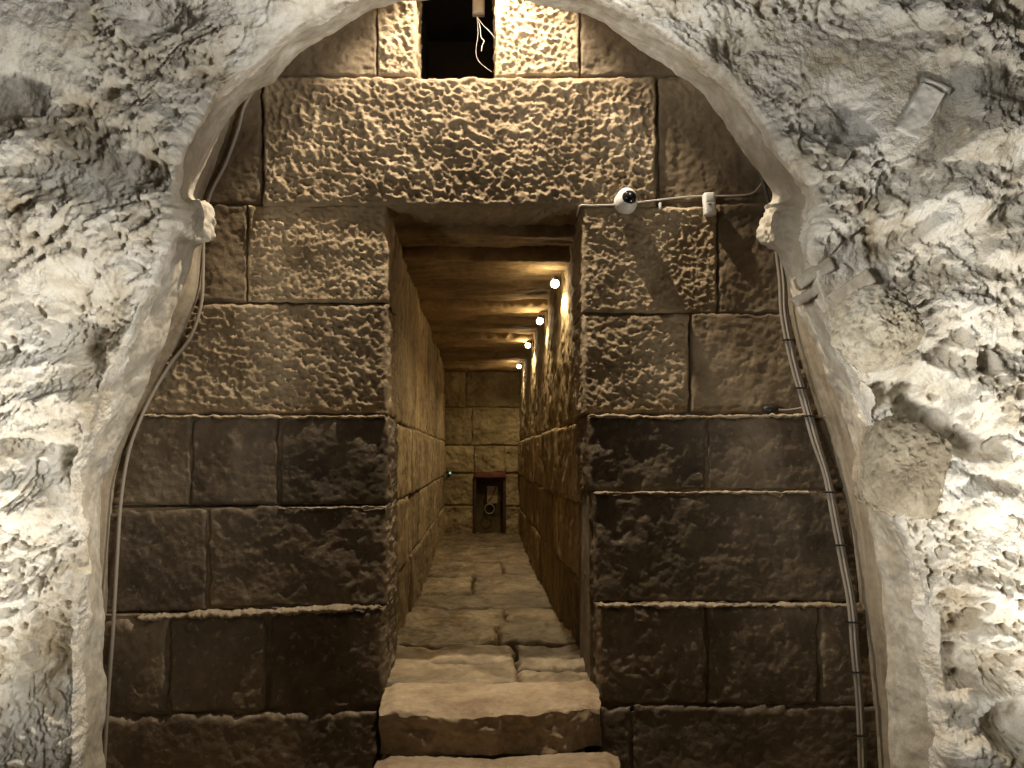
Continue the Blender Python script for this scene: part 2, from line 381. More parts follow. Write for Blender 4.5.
# great lintel
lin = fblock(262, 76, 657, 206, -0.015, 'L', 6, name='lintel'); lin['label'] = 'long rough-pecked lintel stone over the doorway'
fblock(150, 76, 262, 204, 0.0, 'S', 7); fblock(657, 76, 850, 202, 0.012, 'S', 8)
# course B
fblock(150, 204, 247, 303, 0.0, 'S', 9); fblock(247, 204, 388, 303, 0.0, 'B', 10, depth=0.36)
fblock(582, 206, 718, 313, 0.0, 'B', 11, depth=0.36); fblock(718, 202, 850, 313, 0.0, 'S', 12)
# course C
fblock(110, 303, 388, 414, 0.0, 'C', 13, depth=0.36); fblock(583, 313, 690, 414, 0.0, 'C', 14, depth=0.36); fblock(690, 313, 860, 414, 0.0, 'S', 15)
# course D stands proud
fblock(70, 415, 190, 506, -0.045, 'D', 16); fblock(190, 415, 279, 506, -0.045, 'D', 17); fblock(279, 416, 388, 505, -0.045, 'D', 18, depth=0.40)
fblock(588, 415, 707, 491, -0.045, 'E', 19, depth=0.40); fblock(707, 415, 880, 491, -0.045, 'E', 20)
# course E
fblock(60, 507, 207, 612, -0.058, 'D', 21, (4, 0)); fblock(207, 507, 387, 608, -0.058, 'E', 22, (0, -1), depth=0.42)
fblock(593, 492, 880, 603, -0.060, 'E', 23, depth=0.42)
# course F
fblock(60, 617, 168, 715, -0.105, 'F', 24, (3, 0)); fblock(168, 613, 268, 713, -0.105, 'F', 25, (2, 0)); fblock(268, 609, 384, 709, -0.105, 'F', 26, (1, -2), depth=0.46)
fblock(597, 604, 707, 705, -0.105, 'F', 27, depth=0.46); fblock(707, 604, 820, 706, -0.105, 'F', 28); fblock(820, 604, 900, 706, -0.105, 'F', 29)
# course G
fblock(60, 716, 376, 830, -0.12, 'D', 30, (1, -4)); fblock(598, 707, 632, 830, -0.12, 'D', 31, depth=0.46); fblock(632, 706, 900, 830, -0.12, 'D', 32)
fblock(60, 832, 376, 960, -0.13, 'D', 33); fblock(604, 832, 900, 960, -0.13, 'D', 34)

def fillet(pts, Y, r, seed):
    """ragged strip of mortar and dust, paler to stand in for light on a ledge"""
    P = smoothpath([list(onY(x, y, Y)) for x, y in pts], 260); n = len(P); seg = 12
    an = np.arange(seg) * 2 * np.pi / seg
    V = np.repeat(P[:, None, :], seg, 1); Q3 = P * np.array([9, 9, 9.]) + seed
    rr = r * (0.75 + 0.9 * np.clip(fbm(Q3, 4, seed) + .25, -.35, 1)) * np.minimum(1, np.minimum(np.arange(n), np.arange(n)[::-1]) / 6.0 + .05)
    wob = r * 0.45 * fbm(P * 22 + seed, 3, seed + 4)
    V[..., 1] += 1.7 * rr[:, None] * np.cos(an) ; V[..., 2] += 0.62 * rr[:, None] * np.sin(an) + wob[:, None]
    V += 0.5 * r * np.stack([fbm(V * 45, 3, seed + 9), fbm(V * 45 + 5, 3, seed + 10), fbm(V * 45 + 9, 3, seed + 11)], -1)
    a = np.arange(n * seg).reshape(n, seg); b = np.roll(a, -1, 1)
    Q = np.stack([a[:-1], b[:-1], b[1:], a[1:]], -1).reshape(-1, 4)
    return link('lit_ledge_fillet', mesh_np('lit_ledge_fillet', V.reshape(-1, 3), Q), M['mortar'], wall)
fillet([(140, 416), (220, 417), (300, 417), (387, 417)], -0.040, 0.010, 1)
fillet([(588, 416), (660, 417), (770, 416), (840, 416)], -0.040, 0.010, 2)
fillet([(278, 507.5), (330, 508), (387, 506)], -0.055, 0.007, 3)
fillet([(594, 493), (700, 492.5), (810, 492)], -0.055, 0.008, 4)
fillet([(138, 618), (200, 615), (270, 612), (330, 609), (383, 606)], -0.093, 0.017, 5)
fillet([(598, 605), (700, 605), (850, 605)], -0.093, 0.014, 6)

# ================================================================ PASSAGE
XL, XR, Y1 = -0.432, 0.475, 5.87
FZ0, FZ1 = EYE.z - 1.0, EYE.z - 0.967
def corridor_wall(name, X, n, label, seed):
    bm = bmesh.new(); s = -n[0]
    bmesh.ops.create_cube(bm, size=1, matrix=Matrix.Translation((X + s * 0.19, (0.28 + Y1) / 2, 1.3)) @ Matrix.Diagonal((0.30, Y1 - 0.0, 3.0, 1)))
    wo = bobj(name, bm, M['joint'], None, smooth=False)
    tag(wo, label, 'wall', kind='structure')
    rng = random.Random(seed)
    rows = [(-1.35, -0.63), (-0.63, -0.245), (-0.245, 0.165), (0.165, 1.16)]
    for ri, (a, b) in enumerate(rows):
        y = 0.30; k = 0
        while y < Y1 - 0.05:
            Ln = rng.uniform(0.75, 1.35) if ri < 3 else rng.uniform(1.1, 1.7)
            y2 = min(y + Ln, Y1 + 0.02)
            if Y1 - y2 < 0.4: y2 = Y1 + 0.02
            off = rng.uniform(-0.012, 0.010) + (0.012 if ri == 2 else 0) - (0.006 if ri == 3 and n[0] < 0 else 0)
            z0 = EYE.z + a + 0.004; z1 = EYE.z + b - 0.004
            Xo = X + n[0] * off
            Xs = Xo - n[0] * (0.0 if k else (0.060, 0.042, 0.030, 0.006)[ri] * (1 if n[0] < 0 else 0.35))
            if n[0] > 0: q = ((Xs, y + .003, z0), (Xo, y2 - .003, z0), (Xo, y2 - .003, z1), (Xs, y + .003, z1))
            else: q = ((Xo, y2 - .003, z0), (Xs, y + .003, z0), (Xs, y + .003, z1), (Xo, y2 - .003, z1))
            block('passage_block', wo, M['passage'], *q, n, 0.05, 0.012, worn(0.014, seed + ri * 5 + k, 0.0045, 5), seed * 3 + ri * 17 + k, 0.014, 0.008)
            y = y2; k += 1
corridor_wall('wall_left', XL, (1, 0, 0), 'left side wall of the passage, smoother stone blocks', 101)
corridor_wall('wall_right', XR, (-1, 0, 0), 'right side wall of the passage under the row of lamps', 202)

# ceiling slabs
ce = bpy.data.objects.new('ceiling', bpy.data.meshes.new('ceiling')); C.objects.link(ce)
bm = bmesh.new(); bmesh.ops.create_cube(bm, size=1, matrix=Matrix.Translation((0.02, 3.2, EYE.z + 1.42)) @ Matrix.Diagonal((1.3, 5.8, 0.2, 1))); bm.to_mesh(ce.data); bm.free()
ce.data.materials.append(M['slab']); tag(ce, 'passage ceiling of rough stone slabs laid crosswise', 'ceiling', kind='structure')
def slab_h(seed):
    def f(u, v, P, ed):
        Q = P * np.array([1.2, 7.0, 1.0])
        return 0.022 * fbm(Q, 4, seed) + 0.012 * ridged(P * np.array([2.0, 9.0, 1]), 2, seed + 3) + 0.003 * fbm(P * 30, 3, seed)
    return f
cy = [0.30, 0.62, 1.20, 1.92, 2.55, 3.35, 3.95, 4.50, 5.25, 5.90]
cz = [1.125, 1.085, 1.105, 1.065, 1.095, 1.055, 1.085, 1.05, 1.02]
for k in range(9):
    z = EYE.z + cz[k]
    q = ((0.54, cy[k] + .003, z), (-0.50, cy[k] + .003, z), (-0.50, cy[k + 1] - .003, z + 0.02), (0.54, cy[k + 1] - .003, z + 0.02))
    block('ceiling_slab', ce, M['slab'], *q, (0, 0, -1), 0.25, 0.012, slab_h(300 + k), 50 + k, 0.030, 0.012)

# floor of the passage and of the space before it
fl = bpy.data.objects.new('floor', bpy.data.meshes.new('floor')); C.objects.link(fl)
bm = bmesh.new()
bmesh.ops.create_cube(bm, size=1, matrix=Matrix.Translation((0.02, 3.0, 0.12)) @ Matrix.Diagonal((0.9, 6.0, 0.42, 1)))
bmesh.ops.create_cube(bm, size=1, matrix=Matrix.Translation((0.0, -2.2, -0.06)) @ Matrix.Diagonal((5.5, 5.6, 0.12, 1)))
bm.to_mesh(fl.data); bm.free(); fl.data.materials.append(M['paving']); tag(fl, 'worn uneven stone floor running down the passage', 'floor', kind='structure')
def fz(y): return FZ0 + (FZ1 - FZ0) * (y / Y1)
def pave_h(seed):
    def f(u, v, P, ed):
        return 0.018 * fbm(P * 4, 4, seed) + 0.010 * ridged(P * np.array([6, 9, 1]), 3, seed + 2) + 0.003 * fbm(P * 32, 2, seed)
    return f
pv = [(-.03, .30, -.46, .18, 0, .03), (-.03, .19, .18, .52, .0, 0), (.19, .36, .18, .54, 0, .02), (.30, .62, -.5, .18, .03, -.05), (.36, .62, .18, .54, .02, -.02), (.62, 1.02, -.5, .10, -.05, .04), (.62, 1.10, .10, .54, .0, .03), (1.02, 1.55, -.5, .16, .04, .0),
      (1.10, 1.55, .16, .54, .03, .06), (1.55, 2.05, -.5, .54, .02, -.03), (2.05, 2.75, -.5, -.05, .02, .05), (2.05, 2.9, -.05, .54, 0, .03), (2.8, 3.6, -.5, .2, .05, 0), (2.92, 3.6, .2, .54, .03, .04), (3.62, 4.6, -.5, .54, 0, .03), (4.62, 5.9, -.5, .54, .02, 0)]
for k, (ya, yb, xa, xb, j0, j1) in enumerate(pv):
    rr = random.Random(k); dz = rr.uniform(-0.012, 0.008) - (0.012 if ya < .3 else 0)
    q = ((xa + .003, ya + .004 + j0 * .3, fz(ya) + dz), (xb - .003, ya + .004, fz(ya) + dz), (xb - .003, yb - .004 + j1 * .2, fz(yb) + dz + rr.uniform(-.004, .006)), (xa + .003, yb - .004, fz(yb) + dz + rr.uniform(-.004, .006)))
    block('paving_slab', fl, M['paving'], *q, (0, 0, 1), 0.08, 0.011, pave_h(400 + k), 70 + k, 0.016, 0.022)

# end wall with niche
we = bpy.data.objects.new('wall_end', bpy.data.meshes.new('wall_end')); C.objects.link(we)
tag(we, 'dark stone wall closing the far end of the passage', 'wall', kind='structure')
nl, nr = onY(476, 500, Y1)[0], onY(503, 500, Y1)[0]; nt = onY(490, 477, Y1)[2]
bm = bmesh.new()
for (a, b, c, d, y0, y1) in ((-.6, nl, 0.2, 3, Y1 + .03, Y1 + .4), (nr, .65, 0.2, 3, Y1 + .03, Y1 + .4), (nl, nr, nt, 3, Y1 + .03, Y1 + .4), (nl - .1, nr + .1, 0.2, nt + .1, Y1 + .4, Y1 + .5), (nl, nr, .3, FZ1 - .01, Y1 + .03, Y1 + .4)):
    bmesh.ops.create_cube(bm, size=1, matrix=Matrix.Translation(((a + b) / 2, (y0 + y1) / 2, (c + d) / 2)) @ Matrix.Diagonal((b - a, y1 - y0, d - c, 1)))
bm.to_mesh(we.data); bm.free(); we.data.materials.append(M['end'])
def eblock(x0, y0, x1, y1, seed, h=None):
    q = quad_px(x0 + .25, y0 + .25, x1 - .25, y1 - .25, Y1)
    block('far_block', we, M['end'], *q, NY, 0.05, 0.012, h or worn(0.022, 500 + seed, 0.009, 6), seed + 200, 0.014, 0.010)
eblock(440, 360, 466, 407, 1); eblock(466, 360, 524, 407, 2); eblock(440, 408, 472, 445, 3); eblock(472, 408, 524, 445, 4)
eblock(440, 446, 474, 473, 5); eblock(474, 446, 505, 473, 6); eblock(505, 446, 524, 473, 7)
eblock(440, 474, 474, 505, 8); eblock(440, 506, 474, 540, 9); eblock(505, 474, 524, 506, 10); eblock(505, 507, 524, 540, 11)

# ================================================================ STEPS
def step(x0, x1, ya, yb, zt, ht, seed, label, chip=None):
    """worn tread: one closed displaced box with rounded nosing"""
    nx, np_ = 150, 110
    # profile round the section: back bottom -> back top -> tread -> nosing -> riser -> bottom
    r = 0.024
    prof = []
    for t in np.linspace(0, 1, 12)[:-1]: prof.append((yb, zt - ht + t * ht))
    for t in np.linspace(0, 1, 50)[:-1]: prof.append((yb + (ya + r - yb) * t, zt))
    for t in np.linspace(0, 1, 14)[:-1]: prof.append((ya + r - r * math.sin(t * math.pi / 2), zt - r + r * math.cos(t * math.pi / 2)))
    for t in np.linspace(0, 1, 36): prof.append((ya, zt - r - (ht - r) * t))
    prof = np.array(prof); m = len(prof)
    U = np.linspace(0, 1, nx)
    X = x0 + (x1 - x0) * U
    V = np.zeros((nx, m, 3)); V[..., 0] = X[:, None]; V[..., 1] = prof[None, :, 0]; V[..., 2] = prof[None, :, 1]
    P = V + seed
    endr = np.minimum(X - x0, x1 - X); shr = 0.022 * (1 - sst(0, 0.06, endr))
    noz = np.exp(-((V[..., 1] - ya) ** 2 + (V[..., 2] - zt) ** 2) / 0.06 ** 2)
    d = 0.010 * fbm(P * 5, 4, seed) + 0.004 * fbm(P * 28, 3, seed + 4)
    tread = sst(zt - 0.03, zt, V[..., 2])
    V[..., 2] += d * tread - noz * (0.014 * sst(-.1, .5, fbm(P * np.array([4.5, 0, 0]), 3, seed + 9))[...]) - shr[:, None] * tread
    V[..., 2] -= 0.012 * tread * np.exp(-((V[..., 0] - 0.05) / 0.28) ** 2)
    fr = (1 - tread) * (prof[None, :, 0] < (ya + yb) / 2)
    V[..., 1] += fr * (1.6 * d + 0.016 * fbm(P * 9, 3, seed + 6)) + shr[:, None] * fr + noz * 0.012 * fbm(P * 7, 3, seed + 21)
    if chip is not None:
        g = np.exp(-((V[..., 0] - chip[0]) / chip[1]) ** 2) * np.exp(-((V[..., 1] - ya) / 0.08) ** 2)
        V[..., 1] += g * 0.06; V[..., 2] -= g * tread * 0.03
    V[..., 0] += (fbm(P * 6 + 30, 3, seed + 8) * 0.01)
    V[..., 0] *= 1 + 0.075 * np.clip((prof[None, :, 0] - ya) / (yb - ya), 0, 1)
    Q = grid_quads(nx, m)
    # close the two ends with fans to a centre strip
    c0 = len(V.reshape(-1, 3)); extra = np.array([[x0 + .005, (ya + yb) / 2, zt - ht / 2], [x1 - .005, (ya + yb) / 2, zt - ht / 2]])
    Vv = np.concatenate([V.reshape(-1, 3), extra]); qs = [Q]
    for side, base, ci in ((0, 0, c0), (1, (nx - 1) * m, c0 + 1)):
        idx = base + np.arange(m)
        mm = (m - 1) // 2
        f = np.stack([np.full(mm, ci), idx[0:2 * mm:2], idx[1:2 * mm + 1:2], idx[2:2 * mm + 2:2][:mm]], -1)
        qs.append(f if side else f[:, ::-1])
    me = mesh_np('stone_step', Vv, np.concatenate(qs))
    o = link('stone_step', me, M['step']); tag(o, label, 'step', 'steps up to the passage')
    bmm = bmesh.new(); bmm.from_mesh(me); bmesh.ops.recalc_face_normals(bmm, faces=bmm.faces); bmm.to_mesh(me); bmm.free()
    return o
a = onY(380, 711, -0.40)[0]; b = onY(603, 711, -0.40)[0]
step(a, b, -0.40, -0.03, EYE.z - 0.992, 0.175, 3, 'upper stone step with worn chipped edge at the passage entrance', (b - 0.035, 0.085))
a = onY(380, 760, -0.50)[0]; b = onY(613, 760, -0.50)[0]
step(a, b, -0.80, -0.412, EYE.z - 1.155, 0.218, 8, 'lower stone step cut off by the bottom of the photo')

# ================================================================ RUBBLE ARCH
ctl = [  # silhouette edge, rubble edge, foot on the masonry
 (108,860,72,880,112,860),(106,768,73,768,108,768),(107,690,74,690,111,690),(106,600,80,600,114,600),(102,520,84,540,117,530),(104,485,70,500,121,480),
 (129,433,90,420,136,432),(148,387,110,370,155,390),(164,344,130,330,175,350),(180,300,148,290,198,300),(194,258,165,250,204,260),(206,218,168,215,206,225),
 (195,203,172,185,203,203),(206,168,180,150,216,165),(218,140,195,120,228,130),(240,106,218,92,240,95),(275,80,255,62,268,55),(300,55,285,35,290,20),
 (330,37,318,15,315,-20),(360,20,352,-5,345,-80),(385,9,382,-18,380,-160),(420,2,418,-28,420,-190),(470,-1,470,-32,470,-195),(510,3,512,-30,515,-190),
 (545,10,550,-22,555,-165),(577,14,585,-14,595,-95),(600,26,612,0,622,-45),(625,42,640,17,648,-5),(660,64,678,40,682,38),(690,86,710,65,705,78),
 (715,112,742,92,722,108),(738,145,768,125,745,142),(757,172,790,160,765,170),(776,203,815,190,783,200),(768,228,820,220,784,228),(773,250,815,250,784,250),
 (784,283,818,285,786,285),(800,320,828,315,790,320),(818,358,842,350,800,360),(833,395,860,385,812,398),(848,440,872,430,826,440),(862,490,885,480,838,490),
 (873,540,905,530,846,540),(882,600,925,590,852,600),(886,680,942,680,859,680),(888,768,950,768,864,768),(888,860,955,880,866,860)]
ctl = np.array(ctl, float)
NS = 1400
sm = smoothpath(ctl, 2400)
seglen = np.hypot(*(np.diff(sm[:, 2:4], axis=0).T)); cum = np.concatenate([[0], np.cumsum(seglen)]); tt = np.linspace(0, cum[-1], NS)
sm = np.stack([np.interp(tt, cum, sm[:, k]) for k in range(6)], -1)
Epx, Fpx, Jpx = sm[:, 0:2], sm[:, 2:4], sm[:, 4:6]
YE, YF, YO = -0.45, -0.75, -0.82
ctr = np.array([490.0, 500.0]); dv = Fpx - ctr
big = 1e9
with np.errstate(divide='ignore'):
    tx = np.where(dv[:, 0] > 0, (1300 - ctr[0]) / dv[:, 0], np.where(dv[:, 0] < 0, (-280 - ctr[0]) / dv[:, 0], big))
    ty = np.where(dv[:, 1] > 0, (1010 - ctr[1]) / dv[:, 1], np.where(dv[:, 1] < 0, (-330 - ctr[1]) / dv[:, 1], big))
Opx = ctr + dv * np.minimum(tx, ty)[:, None]
J3 = onY(Jpx[:, 0], Jpx[:, 1], np.full(NS, 0.01)); E3 = onY(Epx[:, 0], Epx[:, 1], np.full(NS, YE)); F3 = onY(Fpx[:, 0], Fpx[:, 1], np.full(NS, YF)); O3 = onY(Opx[:, 0], Opx[:, 1], np.full(NS, YO))
n1, n2, n3 = 24, 52, 330
K3 = J3.copy(); K3[:, 1] = YE + 0.02
rows = [J3 + (K3 - J3) * t for t in np.linspace(0, 1, n1 - 8)[:-1]] + [K3 + (E3 - K3) * t for t in np.linspace(0, 1, 9)[:-1]]
for t in np.linspace(0, 1, n2)[:-1]:
    p = E3 + (F3 - E3) * t
    rows.append(p)
for t in np.linspace(0, 1, n3): rows.append(F3 + (O3 - F3) * (t ** 1.12))
A = np.stack(rows, 1)                       # NS x NT x 3
NT = A.shape[1]
for it in range(8):                         # round the arrises
    B2 = A.copy(); B2[:, 1:-1] = 0.25 * A[:, :-2] + 0.5 * A[:, 1:-1] + 0.25 * A[:, 2:]
    A = B2
tv = np.arange(NT)[None, :] * np.ones((NS, 1))
wf = sst(n1 + n2 - 24, n1 + n2 + 22, tv)      # full roughness on the front face
we_ = sst(0, n1, tv)
du = np.gradient(A, axis=0); dt_ = np.gradient(A, axis=1)
Nn = np.cross(du, dt_); Nn /= np.linalg.norm(Nn, axis=-1, keepdims=True) + 1e-12
# outward normal must look at the viewer / into the arch
sgn = np.sign((Nn * (EYEN + np.array([0, 0.6, 0.2]) - A)).sum(-1, keepdims=True)); med = np.sign(sgn.mean()); Nn = Nn * med
PX, PY = proj(A)

def rubble_height(A, PX, PY):
    x = A[..., 0]; z = A[..., 2]
    P = np.stack([x, z, x * 0 + 0.37], -1)
    wx = 0.10 * fbm(P * 3.1, 3, 600); wz = 0.10 * fbm(P * 3.1 + 17, 3, 610)
    Q = np.stack([x + wx, z + wz, x * 0 + 0.7], -1)
    big = 0.038 * fbm(Q * 1.7, 3, 620)
    f1, f2, rid = worley((x + wx) * 4.2, (z + wz * 1.2) * 5.6, 640)
    stones = (0.040 * (rid - 0.45)) * sst(0.02, 0.12, f2 - f1) - 0.014 * (1 - sst(0, 0.06, f2 - f1))
    # broken crust: terraces of limewash and mortar that have flaked away
    T = fbm(Q * 2.3 + 5, 5, 680); T2 = fbm(P * np.array([3.2, 4.6, 1]) + 25, 6, 690)
    def terr(t, k, sharp):
        q = t * k; f = q - np.floor(q); return (np.floor(q) + sst(0.0, sharp, f)) / k
    crust = 0.050 * terr(T, 5.0, 0.12) + 0.034 * terr(T2, 5.5, 0.16)
    mid = 0.010 * fbm(P * 13, 4, 700) + 0.003 * ridged(P * 24, 2, 707) + 0.006 * fbm(P * 40, 3, 705)
    p1, p2, pr = worley((x + wx * .4) * 17, (z + wz * .4) * 19, 720)
    pm = sst(-0.12, 0.25, fbm(P * 2.4 + 31, 3, 730))
    pits = -0.034 * (pr > 0.42) * (1 - sst(0.14, 0.40, p1 + 0.12 * fbm(P * 40, 2, 733))) * pm
    q1, q2, qr = worley(x * 42, z * 42, 740)
    pits = pits - 0.014 * (qr > 0.45) * (1 - sst(0.12, 0.42, q1)) * sst(-0.25, 0.15, fbm(P * 3.1 + 11, 2, 745))
    smooth = sst(0.05, 0.40, fbm(P * 1.7 + 50, 3, 760))      # remnants of smooth render
    return big + (stones + crust) * (1 - 0.6 * smooth) + mid * (1 - 0.5 * smooth) + pits * (1 - 0.8 * smooth)

def lump(PX, PY, x, y, rx, ry, rot, h, p=2.0, soft=0.35):
    c, s = math.cos(math.radians(rot)), math.sin(math.radians(rot))
    wob = 0.16 * fbm(np.stack([PX / 26, PY / 26, PX * 0 + x], -1), 3, 800)
    a = ((PX - x) * c + (PY - y) * s) / rx; b = (-(PX - x) * s + (PY - y) * c) / ry
    d = (np.abs(a) ** p + np.abs(b) ** p) ** (1 / p) + wob
    return h * (1 - sst(1 - soft, 1 + soft, d)), a, b
H = rubble_height(A, PX, PY)
FEAT = [  # x, y, rx, ry, turn, height (m), squareness, softness
 (55, 20, 75, 30, 5, 0.05, 2, .4), (85, 130, 95, 24, 38, -0.035, 2, .35), (0, 95, 40, 30, 10, -0.04, 2, .4), (175, 120, 42, 40, 20, 0.04, 2, .5), (110, 88, 9, 7, 0, -0.06, 2, .4),
 (80, 245, 50, 45, 30, 0.05, 2, .5), (85, 315, 36, 42, 10, -0.08, 2.5, .4), (120, 345, 30, 16, 10, 0.06, 2, .5), (40, 385, 40, 36, 0, 0.045, 2, .5),
 (60, 455, 16, 20, 20, -0.06, 2, .5), (20, 445, 30, 9, 4, -0.05, 2, .4), (45, 590, 55, 14, 150, 0.03, 2, .5), (45, 650, 16, 40, 25, -0.07, 2.4, .4), (20, 720, 30, 60, 20, 0.04, 2, .6), (25, 500, 40, 20, 0, 0.05, 2, .5),
 (730, 40, 26, 16, 120, -0.05, 2, .5), (830, 125, 32, 40, 40, -0.045, 2, .5), (880, 150, 50, 40, 30, -0.035, 2, .6), (900, 235, 44, 12, -32, -0.05, 2, .4), (955, 205, 40, 20, -30, 0.045, 2.5, .4), (890, 210, 14, 13, 0, 0.05, 2.5, .5),
 (1005, 245, 24, 22, 0, 0.05, 2.5, .4), (985, 130, 36, 26, 20, 0.04, 2, .5), (955, 320, 70, 40, 0, 0.02, 3, .3), (985, 363, 9, 11, 0, -0.08, 3, .3), (945, 355, 22, 10, 20, -0.06, 2, .4), (952, 335, 14, 9, 0, -0.05, 2, .4),
 (930, 412, 30, 36, 20, -0.15, 2.6, .22), (950, 425, 40, 20, 30, -0.08, 2, .4), (890, 388, 46, 13, -16, -0.08, 2, .5), (975, 430, 30, 24, 20, -0.07, 2, .4), (955, 490, 30, 20, 10, 0.05, 2, .5), (985, 500, 34, 14, 0, 0.05, 2, .5), (985, 590, 30, 12, 10, 0.03, 2, .5), (955, 620, 24, 30, 30, -0.09, 2.5, .35), (920, 560, 16, 16, 0, -0.06, 2, .5),
 (975, 665, 30, 22, 0, -0.06, 2, .4), (990, 640, 34, 10, 0, 0.05, 2, .4), (1000, 720, 20, 26, 10, -0.08, 2.4, .35), (985, 700, 44, 10, 0, 0.05, 2, .5), (975, 750, 34, 16, 0, 0.05, 2, .5),
 (160, 10, 40, 20, 0, -0.05, 2, .5), (320, 8, 30, 14, 0, -0.02, 2, .5)]
for f in FEAT: H += lump(PX, PY, *f)[0]
for (x, y, rx, ry, rot, lev) in ((920, 106, 40, 50, 30, -0.005), (835, 288, 60, 36, -30, -0.01), (870, 330, 56, 50, -25, 0.0)):   # beds of the tile, the bricks and the boulder
    m_ = lump(PX, PY, x, y, rx, ry, rot, 1.0, 2.6, .3)[0]; H = H * (1 - m_) + (lev + 0.25 * H) * m_
disp = H * wf + (1 - wf) * (0.014 * fbm(A * 5.0, 4, 820) * we_ + 0.0015 * fbm(A * 24, 3, 825))
# stone sticking out of the left flank of the arch, and one on the right
for (x, y, rx, ry, rot, h) in ((190, 222, 24, 19, 30, 0.032), (776, 222, 26, 24, 20, 0.035)):
    disp += lump(PX, PY, x, y, rx, ry, rot, h, 2.5, .35)[0] * sst(n1 * 0.5, n1, tv) * (1 + 0.7 * fbm(A * 13.0, 4, 870) + 0.35 * ridged(A * 22.0, 2, 880))
V = A + Nn * disp[..., None]
me = mesh_np('wall_front', V.reshape(-1, 3), grid_quads(NS, NT, flip=(med > 0)))
arch = link('wall_front', me, M['rubble'])
me.materials.append(M['ring']); me.materials.append(M['reveal'])
mi = np.zeros((NS - 1, NT - 1), np.int32); mi[:, :n1 - 2] = 1
jg = (n1 + n2 - 16 + 9 * fbm(np.stack([np.arange(NS - 1) / 22.0, np.zeros(NS - 1), np.zeros(NS - 1)], -1), 4, 850)).astype(int)
for i_ in range(NS - 1): mi[i_, n1 - 2:jg[i_]] = 2
me.polygons.foreach_set('material_index', mi.ravel())
tag(arch, 'pale rough rubble wall with a ragged arched opening framing the doorway', 'wall', kind='structure')

def surf(px, py, rad=14):
    """mean point and outward normal of the rubble around a spot"""
    m = (PX - px) ** 2 + (PY - py) ** 2 < rad * rad
    c = V[m].mean(0); q = V[m] - c; n = np.linalg.svd(q, full_matrices=False)[2][2]
    if np.dot(n, EYEN - c) < 0: n = -n
    return c, n
def rock(name, px, py, rx, ry, rz, out, rot, seed, mat, label, cubic=2.0, amp=0.14):
    """stone bedded in the rubble: a noisy superellipsoid, rx, ry in pixels at its depth, rz its half thickness in metres"""
    c, nn = surf(px, py, 30); c = c + np.array([0, -out, 0]); k = (c[1] - EYEN[1]) / FPX
    n = 120; th = np.linspace(0, np.pi, n); ph = np.linspace(0, 2 * np.pi, n)
    T, Ph = np.meshgrid(th, ph, indexing='ij')
    D = np.stack([np.sin(T) * np.cos(Ph), np.cos(T), np.sin(T) * np.sin(Ph)], -1)
    r = (np.abs(D) ** cubic).sum(-1) ** (-1 / cubic)
    P = D * r[..., None]; r2 = 1 + amp * fbm(D * 1.7 + seed, 5, seed) + 0.05 * fbm(D * 7 + seed, 3, seed + 3) - 0.06 * sst(.3, .5, fbm(D * 6 + seed * 2, 2, seed + 7))
    w1, w2, wr = worley(D[..., 0] * 6 + seed, D[..., 2] * 6 + 3, seed); r2 = r2 - 0.09 * (wr > .55) * (1 - sst(.1, .4, w1)) + 0.025 * fbm(D * 16 + seed, 3, seed + 11)
    P = P * r2[..., None] * np.array([rx * k, rz, ry * k])
    ca, sa = math.cos(math.radians(rot)), math.sin(math.radians(rot))
    x = P[..., 0] * ca + P[..., 2] * sa; z = -P[..., 0] * sa + P[..., 2] * ca
    # order of axes: x across, y depth, z up
    Vv = np.stack([x, P[..., 1] * 1.0, z], -1) + c
    me = mesh_np(name, Vv.reshape(-1, 3), grid_quads(n, n))
    b = bmesh.new(); b.from_mesh(me); bmesh.ops.remove_doubles(b, verts=b.verts, dist=1e-5); bmesh.ops.recalc_face_normals(b, faces=b.faces); b.to_mesh(me); b.free()
    o = link(name, me, M[mat], arch)
    if label: o['label'] = label
    return o
rock('boulder', 868, 330, 44, 41, 0.11, 0.06, -28, 4, 'boulder', 'rounded buff boulder jutting from the rubble', 2.3, 0.12)
rock('hewn_stone', 905, 466, 42, 46, 0.07, 0.0, 16, 9, 'hewn', 'squarish pitted brown stone in a deep hollow', 4.0, 0.10)
def brick(px, py, L, T, rot, out, seed, name='thin_brick', mat='brick', th=0.07, label=None):
    c, n = surf(px, py, max(12, L * .4)); n = n * 0.25 + np.array([-0.12, -1.0, -0.1]); n /= np.linalg.norm(n)
    m_ = (PX - px) ** 2 + (PY - py) ** 2 < max(12, L * .4) ** 2
    c = onY(px, py, np.quantile(V[m_][:, 1], 0.25) - out); k = (c - EYEN)[1] / FPX; hw, hh = L * k / 2, T * k / 2
    ca, sa = math.cos(math.radians(rot)), math.sin(math.radians(rot))
    eu = np.array([ca, 0, -sa]); eu = eu - n * np.dot(eu, n); eu /= np.linalg.norm(eu); ev = np.cross(n, eu)
    ev = ev if ev[2] > 0 else -ev
    p = lambda u, v: c + eu * u + ev * v
    o = block(name, arch, M[mat], p(-hw, -hh), p(hw, -hh), p(hw, hh), p(-hw, hh), n, th, 0.005, worn(0.006, seed, 0.003, 8), seed, 0.008, 0.008)
    if label: o['label'] = label
brick(846, 291, 60, 16, -30, 0.018, 71, th=.12); brick(815, 273, 38, 14, -30, 0.0, 72, th=.16); brick(814, 291, 46, 9, -30, 0.0, 73, th=.16); brick(862, 305, 36, 9, -30, 0.015, 74, th=.12)
brick(921, 110, 28, 58, 30, 0.012, 75, 'marble_tile', 'tile', 0.05, 'white marble tile chip set at a slant in the rubble')
brick(938, 84, 36, 6, 25, 0.014, 76, 'marble_tile', 'tile', 0.05, 'thin white sliver above the marble tile')

